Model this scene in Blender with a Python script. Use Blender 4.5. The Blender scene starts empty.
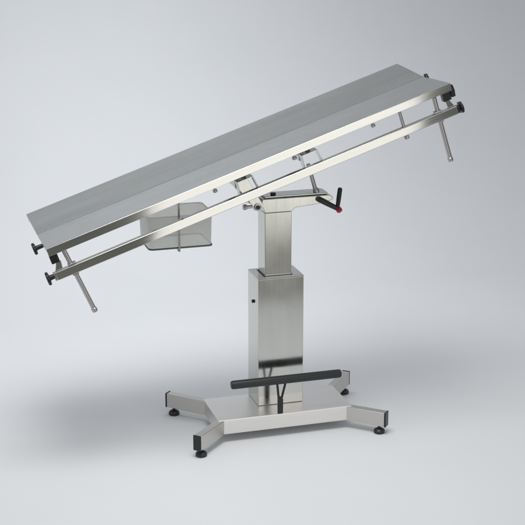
import bpy, bmesh, math, random
from mathutils import Vector, Matrix
random.seed(4)
scene = bpy.context.scene
COL = scene.collection
Z0 = 0.045                       # measurements were taken with z=0 just above the floor; the floor is z=0 here

# ------------------------------------------------------------------ helpers
def mesh_obj(name, bm, mat, parent=None, smooth=True, bevel=0.0, seg=2):
    bmesh.ops.recalc_face_normals(bm, faces=bm.faces)
    me = bpy.data.meshes.new(name); bm.to_mesh(me); bm.free()
    o = bpy.data.objects.new(name, me); COL.objects.link(o)
    me.materials.append(mat)
    if parent: o.parent = parent
    if bevel:
        m = o.modifiers.new('bevel', 'BEVEL'); m.width = bevel; m.segments = seg
        m.limit_method = 'ANGLE'; m.angle_limit = math.radians(35)
        m.harden_normals = True
    if smooth:
        for p in me.polygons: p.use_smooth = True
        me.set_sharp_from_angle(angle=math.radians(35))
    return o

def W(p): return Vector((p[0], p[1], p[2] + Z0))
TX, TZ, TILT = -0.1514, 0.9983, 0.328
CT, ST = math.cos(TILT), math.sin(TILT)
def T(p):                        # table frame (along, across, up) -> world
    u, v, w = p
    return Vector((TX + u*CT - w*ST, v, TZ + u*ST + w*CT + Z0))

def add_box(bm, x0, x1, y0, y1, z0, z1, f=W):
    vs = [bm.verts.new(f((x, y, z))) for x in (x0, x1) for y in (y0, y1) for z in (z0, z1)]
    for idx in ((0,1,3,2), (4,6,7,5), (0,4,5,1), (2,3,7,6), (0,2,6,4), (1,5,7,3)):
        bm.faces.new([vs[i] for i in idx])

def add_prism(bm, poly, a0, a1, f, axis='y'):
    """poly in the plane across axis, extruded a0..a1.  axis y: poly=(x,z); axis x: poly=(y,z); axis z: poly=(x,y)"""
    def pt(p, a):
        if axis == 'y': return f((p[0], a, p[1]))
        if axis == 'x': return f((a, p[0], p[1]))
        return f((p[0], p[1], a))
    A = [bm.verts.new(pt(p, a0)) for p in poly]; B = [bm.verts.new(pt(p, a1)) for p in poly]
    n = len(poly)
    bm.faces.new(A); bm.faces.new(B[::-1])
    for i in range(n): bm.faces.new((A[i], A[(i+1) % n], B[(i+1) % n], B[i]))

def add_lathe(bm, p0, p1, prof, n=28):
    """prof: list of (t 0..1 along p0->p1, radius)"""
    p0, p1 = Vector(p0), Vector(p1); d = (p1-p0); ax = d.normalized()
    a = ax.orthogonal().normalized(); b = ax.cross(a)
    rings = []
    for t, r in prof:
        c = p0 + d*t
        rings.append([bm.verts.new(c + (a*math.cos(2*math.pi*i/n) + b*math.sin(2*math.pi*i/n))*r) for i in range(n)])
    for k in range(len(rings)-1):
        for i in range(n):
            bm.faces.new((rings[k][i], rings[k][(i+1) % n], rings[k+1][(i+1) % n], rings[k+1][i]))
    bm.faces.new(rings[0][::-1]); bm.faces.new(rings[-1])
def rod_prof(r, L, e=0.0012):
    return [(0, r-e), (e/L, r), (1-e/L, r), (1, r-e)]
def add_rod(bm, p0, p1, r, n=24):
    L = (Vector(p1)-Vector(p0)).length
    add_lathe(bm, p0, p1, rod_prof(r, L, min(0.0012, r*0.3)), n)

def tag(o, label=None, cat=None, kind=None):
    if label: o['label'] = label
    if cat: o['category'] = cat
    if kind: o['kind'] = kind

# ------------------------------------------------------------------ materials
def steel(name, col=(0.60, 0.605, 0.59), rough=0.2, stretch='x', rot=0.0, bump=0.06, var=0.06, wave=0.0022, grain=0.03):
    m = bpy.data.materials.new(name); m.use_nodes = True
    nt = m.node_tree; b = nt.nodes['Principled BSDF']
    b.inputs['Base Color'].default_value = (*col, 1); b.inputs['Metallic'].default_value = 1
    tc = nt.nodes.new('ShaderNodeTexCoord'); r = nt.nodes.new('ShaderNodeMapping'); mp = nt.nodes.new('ShaderNodeMapping')
    r.inputs['Rotation'].default_value = (0, rot, 0)
    long_, cross = 1.5, 190.0
    mp.inputs['Scale'].default_value = {'x': (long_, cross, cross), 'z': (cross, cross, long_), 'y': (cross, long_, cross)}[stretch]
    nt.links.new(tc.outputs['Object'], r.inputs['Vector']); nt.links.new(r.outputs['Vector'], mp.inputs['Vector'])
    n = nt.nodes.new('ShaderNodeTexNoise'); n.inputs['Scale'].default_value = 1; n.inputs['Detail'].default_value = 3
    nt.links.new(mp.outputs['Vector'], n.inputs['Vector'])
    bp = nt.nodes.new('ShaderNodeBump'); bp.inputs['Strength'].default_value = bump; bp.inputs['Distance'].default_value = 0.0006
    nt.links.new(n.outputs['Fac'], bp.inputs['Height'])
    mw = nt.nodes.new('ShaderNodeMapping'); mw.inputs['Scale'].default_value = {'x': (2.2, 7, 7), 'z': (7, 7, 3.5), 'y': (7, 2.2, 7)}[stretch]
    nt.links.new(r.outputs['Vector'], mw.inputs['Vector'])
    nw = nt.nodes.new('ShaderNodeTexNoise'); nw.inputs['Scale'].default_value = 1; nw.inputs['Detail'].default_value = 1
    nt.links.new(mw.outputs['Vector'], nw.inputs['Vector'])
    bw = nt.nodes.new('ShaderNodeBump'); bw.inputs['Strength'].default_value = 1.0; bw.inputs['Distance'].default_value = wave
    nt.links.new(nw.outputs['Fac'], bw.inputs['Height']); nt.links.new(bw.outputs['Normal'], bp.inputs['Normal'])
    nt.links.new(bp.outputs['Normal'], b.inputs['Normal'])
    # brushed grain: streaks of slightly lighter and darker steel
    mg = nt.nodes.new('ShaderNodeMapping'); mg.inputs['Scale'].default_value = {'x': (1.3, 34, 34), 'z': (40, 40, 1.6), 'y': (34, 1.3, 34)}[stretch]
    nt.links.new(r.outputs['Vector'], mg.inputs['Vector'])
    ng = nt.nodes.new('ShaderNodeTexNoise'); ng.inputs['Scale'].default_value = 1; ng.inputs['Detail'].default_value = 6; ng.inputs['Roughness'].default_value = 0.65
    nt.links.new(mg.outputs['Vector'], ng.inputs['Vector'])
    cg = nt.nodes.new('ShaderNodeValToRGB')
    cg.color_ramp.elements[0].position = 0.3; cg.color_ramp.elements[0].color = (*[c*(1-grain) for c in col], 1)
    cg.color_ramp.elements[1].position = 0.7; cg.color_ramp.elements[1].color = (*[min(1, c*(1+grain)) for c in col], 1)
    nt.links.new(ng.outputs['Fac'], cg.inputs['Fac']); nt.links.new(cg.outputs['Color'], b.inputs['Base Color'])
    # handling smears: slow variation of the gloss
    n2 = nt.nodes.new('ShaderNodeTexNoise'); n2.inputs['Scale'].default_value = 6; n2.inputs['Detail'].default_value = 4
    nt.links.new(tc.outputs['Object'], n2.inputs['Vector'])
    mr = nt.nodes.new('ShaderNodeMapRange'); mr.inputs['From Min'].default_value = 0.3; mr.inputs['From Max'].default_value = 0.7
    mr.inputs['To Min'].default_value = rough - var*0.5; mr.inputs['To Max'].default_value = rough + var
    nt.links.new(n2.outputs['Fac'], mr.inputs['Value'])
    ad = nt.nodes.new('ShaderNodeMath'); ad.operation = 'MULTIPLY_ADD'; ad.inputs[1].default_value = 0.08
    nt.links.new(n.outputs['Fac'], ad.inputs[0]); nt.links.new(mr.outputs['Result'], ad.inputs[2])
    nt.links.new(ad.outputs['Value'], b.inputs['Roughness'])
    return m
def plain(name, col, rough, metal=0.0, grain=0.0):
    m = bpy.data.materials.new(name); m.use_nodes = True
    nt = m.node_tree; b = nt.nodes['Principled BSDF']
    b.inputs['Base Color'].default_value = (*col, 1); b.inputs['Roughness'].default_value = rough; b.inputs['Metallic'].default_value = metal
    tc = nt.nodes.new('ShaderNodeTexCoord'); n = nt.nodes.new('ShaderNodeTexNoise'); n.inputs['Scale'].default_value = 350
    nt.links.new(tc.outputs['Object'], n.inputs['Vector'])
    bp = nt.nodes.new('ShaderNodeBump'); bp.inputs['Strength'].default_value = 0.1 + grain; bp.inputs['Distance'].default_value = 0.0004
    nt.links.new(n.outputs['Fac'], bp.inputs['Height']); nt.links.new(bp.outputs['Normal'], b.inputs['Normal'])
    return m
S_top  = steel('brushed_steel_top', (0.58, 0.59, 0.575), 0.20, 'x', TILT, 0.010, 0.06, 0.004, 0.035)
S_rail = steel('polished_steel_rail', (0.68, 0.675, 0.65), 0.05, 'x', TILT, 0.004, 0.02)
S_col  = steel('satin_steel_column', (0.59, 0.59, 0.56), 0.11, 'z', 0, 0.008, 0.06)
S_base = steel('satin_steel_base', (0.82, 0.795, 0.77), 0.28, 'x', 0, 0.01)
S_leg = plain('blasted_steel', (0.60, 0.58, 0.55), 0.33, 1.0)
S_small = plain('turned_steel', (0.50, 0.47, 0.47), 0.28, 1.0)
RUB = plain('black_rubber', (0.012, 0.016, 0.016), 0.42, 0, 0.2)
BLK = plain('black_plastic', (0.008, 0.009, 0.01), 0.35)
RED = plain('red_plastic', (0.35, 0.01, 0.04), 0.35)

# ------------------------------------------------------------------ backdrop (studio paper sweep)
bm = bmesh.new()
prof = [(-1.48, 0.0), (-1.0, 0), (0, 0), (1.2, 0)]
R = 1.7; yc = 1.5
for i in range(0, 25):
    a = i/24*math.pi/2
    prof.append((yc + R*math.sin(a), R - R*math.cos(a)))
prof.append((yc+R, 3.4))
x0, x1 = -5.0, 6.0
rows = [[bm.verts.new((x0+(x1-x0)*k/6, y, z)) for k in range(7)] for y, z in prof]
for i in range(len(rows)-1):
    for k in range(6):
        bm.faces.new((rows[i][k], rows[i][k+1], rows[i+1][k+1], rows[i+1][k]))
m = bpy.data.materials.new('seamless_paper'); m.use_nodes = True
nt = m.node_tree; b = nt.nodes['Principled BSDF']; b.inputs['Roughness'].default_value = 0.75
b.inputs['Specular IOR Level'].default_value = 0.25
tc = nt.nodes.new('ShaderNodeTexCoord'); n = nt.nodes.new('ShaderNodeTexNoise'); n.inputs['Scale'].default_value = 1.6; n.inputs['Detail'].default_value = 5
nt.links.new(tc.outputs['Object'], n.inputs['Vector'])
cr = nt.nodes.new('ShaderNodeValToRGB')
cr.color_ramp.elements[0].position = 0.3; cr.color_ramp.elements[0].color = (0.655, 0.675, 0.695, 1)
cr.color_ramp.elements[1].position = 0.7; cr.color_ramp.elements[1].color = (0.675, 0.693, 0.712, 1)
nt.links.new(n.outputs['Fac'], cr.inputs['Fac']); nt.links.new(cr.outputs['Color'], b.inputs['Base Color'])
n3 = nt.nodes.new('ShaderNodeTexNoise'); n3.inputs['Scale'].default_value = 260; n3.inputs['Detail'].default_value = 3
nt.links.new(tc.outputs['Object'], n3.inputs['Vector'])
bp = nt.nodes.new('ShaderNodeBump'); bp.inputs['Strength'].default_value = 0.08; bp.inputs['Distance'].default_value = 0.001
nt.links.new(n3.outputs['Fac'], bp.inputs['Height']); nt.links.new(bp.outputs['Normal'], b.inputs['Normal'])
bd = mesh_obj('backdrop', bm, m); tag(bd, 'pale blue grey seamless studio floor curving up behind the table', None, 'structure')

bm = bmesh.new(); v = [bm.verts.new(p) for p in ((-9, -12, -0.004), (9, -12, -0.004), (9, 6, -0.004), (-9, 6, -0.004))]; bm.faces.new(v)
fl = mesh_obj('floor', bm, plain('grey_concrete', (0.19, 0.19, 0.165), 0.7)); tag(fl, 'grey studio floor in front of the seamless backdrop', None, 'structure')

# ------------------------------------------------------------------ the table
root = bpy.data.objects.new('examination_table', None); COL.objects.link(root)
root.empty_display_size = 0.2
tag(root, 'tilted stainless steel examination table on a square telescopic column with four splayed feet', 'examination table')

HL, HW = 0.75, 0.244
VD, LIP, TH = 0.0145, 0.026, 0.0022
# two long panels meeting in a shallow drain valley, each with turned-down lips
def panel(sgn):
    bm = bmesh.new()
    out, inn = sgn*(HW-0.0026), sgn*0.0009
    # closed cross-section (v, w): thin sheet with turned-down outer lip and a return
    poly = [(inn, -VD), (out, 0), (out, -LIP), (out - sgn*0.016, -LIP), (out - sgn*0.016, -LIP+TH),
            (out - sgn*TH, -LIP+TH), (out - sgn*TH, -TH-0.0005), (inn, -VD-TH)]
    add_prism(bm, poly, -HL, HL, T, 'x')
    # end aprons closing the profile under the sheet
    for e in (-1, 1):
        a0, a1 = (e*HL - e*0.0005, e*HL - e*0.004)
        add_prism(bm, [(inn + sgn*0.0006, -VD-TH-0.0004), (out - sgn*(TH+0.0004), -TH-0.001), (out - sgn*(TH+0.0004), -LIP+TH+0.0004), (inn + sgn*0.0006, -LIP-0.004)], a0, a1, T, 'x')
    return bm
for s in (-1, 1):
    o = mesh_obj('top_panel', panel(s), S_top, root)
    bm = bmesh.new()       # polished edge strip welded along the outer side
    ys = sorted((s*HW, s*(HW-0.0025)))
    add_box(bm, -HL, HL, ys[0], ys[1], -LIP-0.0012, -0.0003, T)
    mesh_obj('edge_strip', bm, S_rail, o, bevel=0.0009)

def knob(parent, p, direction, r=0.0155, L=0.036, mat=BLK, shaft=True):
    """black T/disc clamp knob: shaft from p outwards, disc at the end"""
    p = Vector(p); d = Vector(direction).normalized()
    bm = bmesh.new()
    a, c = p + d*(L-0.012), p + d*L
    add_lathe(bm, a, c, [(0, r*0.55), (0.12, r*0.9), (0.3, r), (0.8, r), (0.95, r*0.92), (1, r*0.75)], 26)
    add_lathe(bm, p + d*0.0003, a + d*0.002, [(0, r*0.36), (1, r*0.42)], 16)
    # grip lobes
    q = d.orthogonal().normalized(); s2 = d.cross(q)
    for i in range(6):
        an = i*math.pi/3
        cc = (q*math.cos(an)+s2*math.sin(an))*(r*0.96)
        add_lathe(bm, a + cc + d*0.0022, c + cc - d*0.0018, [(0, 0.0028), (0.2, 0.0036), (0.8, 0.0036), (1, 0.0028)], 10)
    k = mesh_obj('knob', bm, mat, parent)
    return k
UD = (T((1, 0, 0)) - T((0, 0, 0)))
WD = (T((0, 0, 1)) - T((0, 0, 0)))

# side rails (square tube, open ends closed with plugs)
RW0, RW1 = -0.116, -0.087
rails = []
for s in (-1, 1):
    bm = bmesh.new()
    ya, yb = (s*HW, s*(HW-0.024))
    hl = 0.752 if s < 0 else 0.700
    add_box(bm, -hl, hl, min(ya, yb), max(ya, yb), RW0, RW1, T)
    r = mesh_obj('side_rail', bm, S_rail, root, bevel=0.0022, seg=3); rails.append(r)
    yc_ = s*(HW-0.012)
    for e in ((-1, 1) if s < 0 else ()):
        bm = bmesh.new()      # polished end plug with slot
        add_box(bm, e*0.7525 if e > 0 else -0.7585, 0.7585 if e > 0 else -0.7525, yc_-0.0105, yc_+0.0105, RW0+0.0015, RW1-0.0015, T)
        mesh_obj('end_plug', bm, S_small if e < 0 else BLK, r, bevel=0.001)
        # clamping rods hanging through the rail
        bm = bmesh.new()
        ut, ub = (-0.697, -0.676) if e < 0 else (0.683, 0.679)
        p0, p1 = T((ut, yc_, -0.029)), T((ub, yc_, -0.268))
        add_rod(bm, p0, p1, 0.0080)
        d = (p1-p0).normalized()
        add_lathe(bm, p1 - d*0.012, p1 + d*0.003, [(0, 0.0080), (0.1, 0.0098), (0.85, 0.0098), (1, 0.008)], 24)
        mesh_obj('tie_rod', bm, S_small, r)
        bm = bmesh.new()      # block that carries the rod on the rail
        um = (ut*0.62+ub*0.38)
        add_box(bm, um-0.014, um+0.014, yc_-0.0105, yc_+0.0105, RW1+0.0005, RW1+0.008, T)
        mesh_obj('rod_clamp', bm, S_small, r, bevel=0.0015)
        bm = bmesh.new()
        add_box(bm, um-0.011, um+0.011, yc_-0.0095, yc_+0.0095, RW0-0.006, RW0-0.0005, T)
        mesh_obj('rod_collar', bm, S_small, r, bevel=0.0015)
        # knob on the rail end
        knob(r, T((e*0.752, yc_, -0.100)), UD*e, 0.0225 if e < 0 else 0.020, 0.033 if e < 0 else 0.022)
    # short stud with foot knob through the rail near the high end
    if s > 0: continue
    bm = bmesh.new()
    add_rod(bm, T((0.548, yc_, -0.030)), T((0.548, yc_, RW1-0.002)), 0.006)
    add_lathe(bm, T((0.548, yc_, RW0-0.001)), T((0.548, yc_, RW0-0.016)), [(0, 0.008), (0.2, 0.0095), (0.8, 0.0095), (1, 0.007)], 20)
    mesh_obj('stud', bm, S_small, r)
    # the stand-off brackets at both ends that carry the top
    for e in (-1, 1):
        bm = bmesh.new()
        ys = sorted((s*(HW-0.026), s*(HW-0.003)))
        add_box(bm, -0.750 if e < 0 else 0.712, -0.722 if e < 0 else 0.742, ys[0], ys[1], -0.058, -LIP-0.0004, T)
        mesh_obj('corner_bracket', bm, BLK, r, bevel=0.002)
        bm = bmesh.new()
        ys = sorted((s*(HW-0.020), s*(HW-0.012)))
        add_prism(bm, [(e*0.735, -0.0582), (e*0.718, -0.0582), (e*0.722, RW1+0.0002), (e*0.748, RW1+0.0002)], ys[0], ys[1], T, 'y')
        mesh_obj('end_post', bm, S_rail, r, bevel=0.0015)

# little studs under the near and far lip
for s in (-1, 1):
    for u in (-0.153, 0.143, 0.443):
        bm = bmesh.new()
        add_lathe(bm, T((u, s*(HW-0.010), -LIP-0.0003)), T((u, s*(HW-0.010), -0.044)), [(0, 0.004), (0.45, 0.0045), (0.5, 0.008), (0.9, 0.008), (1, 0.006)], 18)
        mesh_obj('bumper', bm, S_small, root)
# knobs at the ends of the top
knob(root, T((-0.75, -0.12, -0.021)), -UD, 0.020, 0.036)
knob(root, T((0.75, 0.0, -0.022)), UD, 0.013, 0.016)
bm = bmesh.new()     # black clamp on near high corner
add_prism(bm, [(0.7505, -0.006), (0.7585, -0.010), (0.7610, -0.030), (0.7585, -0.052), (0.7440, -0.052), (0.7440, -0.0275), (0.7505, -0.0275)], -HW+0.002, -HW+0.026, T, 'y')
mesh_obj('corner_clamp', bm, BLK, root, bevel=0.0015)

# cross members: folded channel spanning rail to rail
def channel(u0, u1):
    bm = bmesh.new()
    ys = HW-0.0245
    t = 0.003
    w1 = -0.046
    for (w0, ya, yb) in ((-0.112, -ys, -0.185), (-0.072, -0.1847, 0.1847), (-0.112, 0.185, ys)):
      add_prism(bm, [(u0, w0), (u0+0.005, w1), (u1-0.010, w1), (u1, w0), (u1-t, w0), (u1-0.010-t, w1-t), (u0+0.005+t, w1-t), (u0+t, w0)], ya, yb, T, 'y')
    return bm
for u0, u1 in ((-0.075, 0.0), (0.168, 0.243)):
    c = mesh_obj('cross_member', channel(u0, u1), S_top, root, bevel=0.001)
    for s in (-1, 1):
        bm = bmesh.new()
        um = (u0+u1)/2
        add_rod(bm, T((um, s*0.19, -0.0458)), T((um, s*0.19, -0.0385)), 0.009, 6)
        add_rod(bm, T((um, s*0.19, -0.0385)), T((um, s*0.19, -0.0265)), 0.0045)
        mesh_obj('bolt', bm, S_small, c)

# sub-frame beams between the cross members, and the hinge cheeks
for s in (-1, 1):
    bm = bmesh.new()
    add_prism(bm, [(0.0008, -0.052), (0.1672, -0.052), (0.1672, -0.070), (0.0008, -0.070)], s*0.075-0.012, s*0.075+0.012, T, 'y')
    mesh_obj('frame_beam', bm, S_col, root, bevel=0.002)
    bm = bmesh.new()
    pv = (-0.083, 0.800)
    tw = [T((-0.066, 0, -0.052)), T((-0.009, 0, -0.052))]
    poly = [(tw[0].x, tw[0].z-Z0), (pv[0]-0.018, pv[1]+0.006), (pv[0]-0.014, pv[1]-0.012), (pv[0]+0.012, pv[1]-0.014), (pv[0]+0.022, pv[1]+0.004), (tw[1].x, tw[1].z-Z0)]
    add_prism(bm, poly, s*0.058-0.003, s*0.058+0.003, W, 'y')
    h = mesh_obj('hinge_cheek', bm, S_col, root, bevel=0.001)
bm = bmesh.new()
add_rod(bm, W((-0.083, -0.068, 0.800)), W((-0.083, 0.068, 0.800)), 0.0075)
hp = mesh_obj('hinge_pin', bm, BLK, root)
bm = bmesh.new()
# ring washer around the near end of the pin
add_lathe(bm, W((-0.083, -0.0612, 0.800)), W((-0.083, -0.0650, 0.800)), [(0, 0.0135), (0.8, 0.0135), (1, 0.0115)], 28)
mesh_obj('washer', bm, S_small, hp)
bm = bmesh.new()
add_rod(bm, W((-0.122, -0.050, 0.800)), W((-0.100, -0.050, 0.800)), 0.006)
add_lathe(bm, W((-0.134, -0.050, 0.800)), W((-0.120, -0.050, 0.800)), [(0, 0.008), (0.3, 0.011), (1, 0.009)], 20)
mesh_obj('stop_screw', bm, S_small, root)

# tilt arm on the column head
bm = bmesh.new()
add_prism(bm, [(-0.058, 0.822), (0.196, 0.8215), (0.207, 0.812), (0.205, 0.802), (0.150, 0.790), (0.064, 0.783), (0.050, 0.7705), (-0.0495, 0.7705), (-0.062, 0.795), (-0.0625, 0.814)], -0.0445, 0.0445, W, 'y')
arm = mesh_obj('tilt_arm', bm, S_col, root, bevel=0.003, seg=3)
bm = bmesh.new()     # folded cover strip on the arm
add_box(bm, -0.048, 0.190, -0.034, 0.034, 0.8224, 0.829)
mesh_obj('arm_cover', bm, S_top, arm, bevel=0.002)
bm = bmesh.new()
add_rod(bm, W((-0.012, -0.018, 0.8292)), W((-0.012, -0.018, 0.838)), 0.010, 6)
mesh_obj('bolt', bm, BLK, arm)
# tilt lock strut from frame to arm
bm = bmesh.new()
add_rod(bm, W((0.150, -0.020, 0.829)), W((0.118, -0.020, 0.935)), 0.0075)
add_lathe(bm, W((0.1515, -0.020, 0.8292)), W((0.1475, -0.020, 0.843)), [(0, 0.012), (0.8, 0.012), (1, 0.009)], 20)
mesh_obj('tilt_strut', bm, S_small, root)
# lock lever
lv = mesh_obj('lock_lever', (lambda b: (add_lathe(b, W((0.146, -0.050, 0.812)), W((0.222, -0.056, 0.770)), [(0, 0.009), (0.05, 0.0105), (0.5, 0.010), (1, 0.0085)], 20), b)[1])(bmesh.new()), BLK, root)
bm = bmesh.new()
add_lathe(bm, W((0.219, -0.056, 0.769)), W((0.229, -0.056, 0.848)), [(0, 0.006), (0.05, 0.0075), (0.5, 0.0085), (0.93, 0.0085), (1, 0.006)], 20)
mesh_obj('handle', bm, BLK, lv)
bm = bmesh.new()
add_lathe(bm, W((0.2225, -0.056, 0.772)), W((0.2255, -0.0685, 0.762)), [(0, 0.009), (0.3, 0.0115), (0.8, 0.0105), (1, 0.006)], 20)
mesh_obj('release_button', bm, RED, lv)

# column
bm = bmesh.new(); add_box(bm, -0.0505, 0.0505, -0.0435, 0.0435, 0.5, 0.770)
mesh_obj('inner_column', bm, S_col, root, bevel=0.0022, seg=3)
bx0, bx1, by, bzt, bz0 = -0.0825, 0.0905, 0.066, 0.5349, 0.0437
bm = bmesh.new(); add_box(bm, bx0, bx1, -by, by, bz0, bzt-0.004)
oc = mesh_obj('outer_column', bm, S_col, root, bevel=0.0022, seg=3)
bm = bmesh.new()                        # lid with a square opening (four strips)
zl0, zl1 = bzt-0.0036, bzt
i0, i1, iy = -0.0555, 0.0555, 0.0485
add_box(bm, bx0, bx1, -by, -iy, zl0, zl1); add_box(bm, bx0, bx1, iy, by, zl0, zl1)
add_box(bm, bx0, i0, -iy+0.0002, iy-0.0002, zl0, zl1); add_box(bm, i1, bx1, -iy+0.0002, iy-0.0002, zl0, zl1)
mesh_obj('column_lid', bm, S_col, oc, bevel=0.0008)
bm = bmesh.new()                        # black wiper seal round the inner column
for a in ((i0, i1, -iy, -0.0440), (i0, i1, 0.0440, iy), (i0, -0.0510, -0.0438, 0.0438), (0.0510, i1, -0.0438, 0.0438)):
    add_box(bm, a[0]+.0002, a[1]-.0002, a[2]+.0002, a[3]-.0002, zl0, bzt-0.0012)
mesh_obj('wiper_seal', bm, BLK, oc)
bm = bmesh.new()
add_rod(bm, W((bx0-0.0002, -0.004, 0.432)), W((bx0-0.006, -0.004, 0.432)), 0.0065)
mesh_obj('rocker_switch', bm, BLK, oc)

# base plate: pressed steel cover with a folded skirt
X0, X1, YF, YB, ZT, ZB = -0.2597, 0.2515, -0.1587, 0.064, 0.043, -0.015
bm = bmesh.new(); add_box(bm, X0, X1, YF, YB, ZB+0.002, ZT)
mesh_obj('base_plate', bm, S_base, root, bevel=0.003, seg=3)

# legs
for (cx, cy, ex, ey) in ((X0, YB, -0.370, 0.176), (X0, YF, -0.366, -0.262), (X1, YF, 0.354, -0.250), (X1, YB, 0.358, 0.195)):
    sx, sy = (1 if ex > 0 else -1), (1 if ey > 0 else -1)
    hw = 0.015
    c = Vector((cx, cy)); e = Vector((ex, ey)); d = (e-c).normalized()
    nrm = Vector((-d.y, d.x))
    c0 = c - Vector((sx*0.013, sy*0.013)) ; e0 = e - Vector((0, 0))
    # leg centre line starts at the plate corner (inside it) and runs out diagonally
    s0 = c0 + d*0.0; bm = bmesh.new()
    P = [s0 + nrm*hw, s0 - nrm*hw, e0 - nrm*hw - d*0.005, e0 + nrm*hw - d*0.005]
    add_prism(bm, [tuple(p) for p in P], ZB+0.0005, ZT-0.0025, W, 'z')
    lg = mesh_obj('leg', bm, S_leg, root, bevel=0.002, seg=3)
    bm = bmesh.new()
    P = [e0 + nrm*(hw+0.0005) - d*0.0048, e0 - nrm*(hw+0.0005) - d*0.0048, e0 - nrm*(hw+0.0005) + d*0.001, e0 + nrm*(hw+0.0005) + d*0.001]
    add_prism(bm, [tuple(p) for p in P], ZB-0.0005, ZT-0.0015, W, 'z')
    mesh_obj('end_cap', bm, BLK, lg, bevel=0.0015)
    f = e0 - d*0.028
    bm = bmesh.new()
    add_lathe(bm, W((f.x, f.y, -Z0)), W((f.x, f.y, -0.026)), [(0, 0.0185), (0.12, 0.0205), (0.55, 0.0205), (0.8, 0.017), (1, 0.010)], 30)
    add_rod(bm, W((f.x, f.y, -0.0262)), W((f.x, f.y, ZB+0.0004)), 0.006)
    mesh_obj('foot', bm, RUB, lg)

# foot pedal
pb = bmesh.new()
PZ, PY = 0.172, -0.150
add_lathe(pb, W((-0.209, PY, PZ)), W((0.208, PY, PZ)), [(0, 0.012), (0.006, 0.0148), (0.02, 0.0157), (0.98, 0.0157), (0.994, 0.0148), (1, 0.012)], 32)
bar = mesh_obj('pedal_bar', pb, RUB, root)
bm = bmesh.new()
xs = -0.024
add_prism(bm, [(xs-0.009, 0.0434), (xs+0.009, 0.0434), (xs+0.0095, 0.098), (xs+0.0045, 0.106), (xs-0.0045, 0.106), (xs-0.0095, 0.098)], PY-0.006, PY+0.006, W, 'y')
add_rod(bm, W((xs-0.006, PY, 0.100)), W((xs-0.012, PY, PZ-0.012)), 0.0042)
add_rod(bm, W((xs+0.005, PY, 0.100)), W((xs+0.020, PY, PZ-0.012)), 0.0042)
mesh_obj('pedal_stem', bm, BLK, bar, bevel=0.001)

# ------------------------------------------------------------------ hanging drain pan
pan = bpy.data.objects.new('drain_pan', None); COL.objects.link(pan); pan.location = (-0.386, -0.075, 0.697+Z0)
tag(pan, 'pale translucent drain pan hanging in a strap under the low end of the steel table', 'drain pan')
m = bpy.data.materials.new('frosted_plastic'); m.use_nodes = True
nt = m.node_tree; b = nt.nodes['Principled BSDF']; b.inputs['Base Color'].default_value = (0.88, 0.88, 0.85, 1); b.inputs['Roughness'].default_value = 0.18
tl = nt.nodes.new('ShaderNodeBsdfTranslucent'); tl.inputs['Color'].default_value = (0.88, 0.88, 0.85, 1)
m1 = nt.nodes.new('ShaderNodeMixShader'); m1.inputs[0].default_value = 0.45
tr = nt.nodes.new('ShaderNodeBsdfTransparent'); tr.inputs['Color'].default_value = (0.985, 0.985, 0.975, 1)
mx = nt.nodes.new('ShaderNodeMixShader'); mx.inputs[0].default_value = 0.52
nt.links.new(b.outputs[0], m1.inputs[1]); nt.links.new(tl.outputs[0], m1.inputs[2])
nt.links.new(tr.outputs[0], mx.inputs[1]); nt.links.new(m1.outputs[0], mx.inputs[2]); nt.links.new(mx.outputs[0], nt.nodes['Material Output'].inputs['Surface'])
PAN = m
def rrect(cx, cy, hx, hy, r, n=6):
    pts = []
    for (sx, sy, a0) in ((1, 1, 0), (-1, 1, 90), (-1, -1, 180), (1, -1, 270)):
        for i in range(n+1):
            a = math.radians(a0 + 90*i/n)
            pts.append((cx+sx*(hx-r)+r*math.cos(a), cy+sy*(hy-r)+r*math.sin(a)))
    return pts
def shell(levels):      # levels: (hx,hy,r,z)
    bm = bmesh.new(); rings = []
    for hx, hy, r, z in levels:
        rings.append([bm.verts.new((p[0], p[1], z)) for p in rrect(0, 0, hx, hy, r)])
    n = len(rings[0])
    for k in range(len(rings)-1):
        for i in range(n): bm.faces.new((rings[k][i], rings[k][(i+1) % n], rings[k+1][(i+1) % n], rings[k+1][i]))
    return bm, rings
bm, rg = shell([(0.106, 0.078, 0.014, 0.003), (0.110, 0.082, 0.015, 0.008), (0.114, 0.084, 0.018, 0.118),
                (0.112, 0.082, 0.017, 0.118), (0.108, 0.080, 0.014, 0.010)])
bm.faces.new(rg[0][::-1])
mesh_obj('pan_body', bm, PAN, pan)
bm, rg = shell([(0.1105, 0.0825, 0.015, 0.0010), (0.1135, 0.0855, 0.017, 0.002), (0.1135, 0.0855, 0.017, 0.0065), (0.1108, 0.0828, 0.015, 0.0075)])
for i in range(len(rg[0])): bm.faces.new((rg[0][i], rg[3][i], rg[3][(i+1) % len(rg[0])], rg[0][(i+1) % len(rg[0])]))
mesh_obj('base_band', bm, plain('grey_rubber_edge', (0.10, 0.115, 0.115), 0.4), pan)
bm, rg = shell([(0.1145, 0.0845, 0.018, 0.1145), (0.1175, 0.0875, 0.02, 0.1155), (0.1175, 0.0875, 0.02, 0.1190), (0.1145, 0.0845, 0.018, 0.1190)])
for i in range(len(rg[0])): bm.faces.new((rg[0][i], rg[3][i], rg[3][(i+1) % len(rg[0])], rg[0][(i+1) % len(rg[0])]))
mesh_obj('pan_rim', bm, PAN, pan)
bm = bmesh.new()      # hanging strap passing under the pan
def L(p): return Vector(p)
add_prism(bm, [(-0.098, -0.006), (-0.072, -0.006), (-0.072, -0.003), (-0.095, -0.003), (-0.095, 0.170), (-0.098, 0.170)], -0.013, -0.0065, L, 'x')
mesh_obj('strap', bm, plain('dark_steel', (0.34, 0.345, 0.35), 0.35, 1.0), pan, bevel=0.0006)

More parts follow.
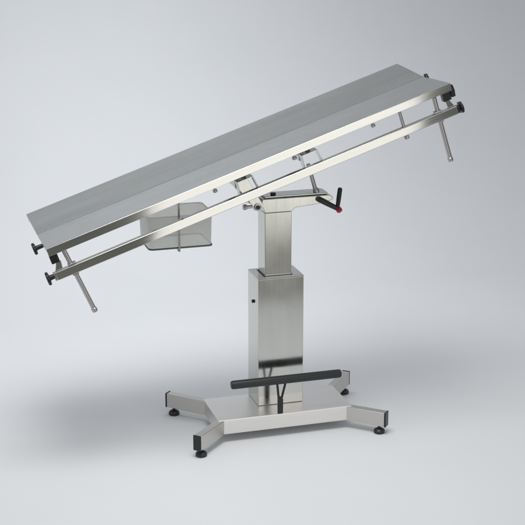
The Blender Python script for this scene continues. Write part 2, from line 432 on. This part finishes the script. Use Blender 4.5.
# ------------------------------------------------------------------ camera
cam = bpy.data.cameras.new('Camera'); co = bpy.data.objects.new('Camera', cam); COL.objects.link(co)
pi_, ya = 0.2848, 0.2929
fw = Vector((math.sin(ya)*math.cos(pi_), math.cos(ya)*math.cos(pi_), -math.sin(pi_)))
rt = Vector((math.cos(ya), -math.sin(ya), 0)); up = rt.cross(fw)
Mx = Matrix((rt, up, -fw)).transposed().to_4x4(); Mx.translation = Vector((-1.45960508, -4.68619114, 2.0079659+Z0))
co.matrix_world = Mx
cam.sensor_width = 36; cam.sensor_fit = 'HORIZONTAL'; cam.lens = 1402.0177/525*36
cam.clip_end = 100; cam.clip_start = 0.05
scene.camera = co

# ------------------------------------------------------------------ light
w = bpy.data.worlds.new('World'); scene.world = w; w.use_nodes = True
nt = w.node_tree; bg = nt.nodes['Background']
tc = nt.nodes.new('ShaderNodeTexCoord'); sp = nt.nodes.new('ShaderNodeSeparateXYZ'); nt.links.new(tc.outputs['Generated'], sp.inputs[0])
cr = nt.nodes.new('ShaderNodeValToRGB'); mr = nt.nodes.new('ShaderNodeMapRange')
mr.inputs['From Min'].default_value = -1; mr.inputs['From Max'].default_value = 1
nt.links.new(sp.outputs['Z'], mr.inputs['Value']); nt.links.new(mr.outputs['Result'], cr.inputs['Fac'])
e = cr.color_ramp.elements; e[0].position = 0.40; e[0].color = (0.035, 0.043, 0.043, 1); e[1].position = 0.62; e[1].color = (0.51, 0.52, 0.535, 1)
nt.links.new(cr.outputs['Color'], bg.inputs['Color']); bg.inputs['Strength'].default_value = 1.0

def area(name, loc, target, sx, sy, power, col=(1, 1, 1), spread=180):
    l = bpy.data.lights.new(name, 'AREA'); l.shape = 'RECTANGLE'; l.size = sx; l.size_y = sy; l.energy = power; l.color = col; l.spread = math.radians(spread)
    o = bpy.data.objects.new(name, l); COL.objects.link(o); o.location = loc
    d = Vector(target)-Vector(loc); o.rotation_euler = d.to_track_quat('-Z', 'Y').to_euler()
    return o
area('key_softbox', (-0.6, -0.85, 3.4), (-0.3, 0.0, 0), 1.55, 1.55, 26.5, (1, 0.99, 0.97), 104)
area('low_softbox', (0.765, -2.72, 0.655), (0.47, 0, 0.55), 1.45, 1.29, 6.9, (1, 0.98, 0.94))
area('background_light', (-0.15, 0.8, 2.65), (-0.1, 2.75, 0.65), 1.3, 0.6, 20.5, (0.98, 0.99, 1), 138)

# ------------------------------------------------------------------ render
scene.render.engine = 'CYCLES'
scene.view_settings.view_transform = 'Standard'; scene.view_settings.look = 'None'
scene.view_settings.gamma = 1; scene.view_settings.exposure = 0
scene.cycles.use_denoising = True
scene.cycles.max_bounces = 8; scene.cycles.transparent_max_bounces = 16
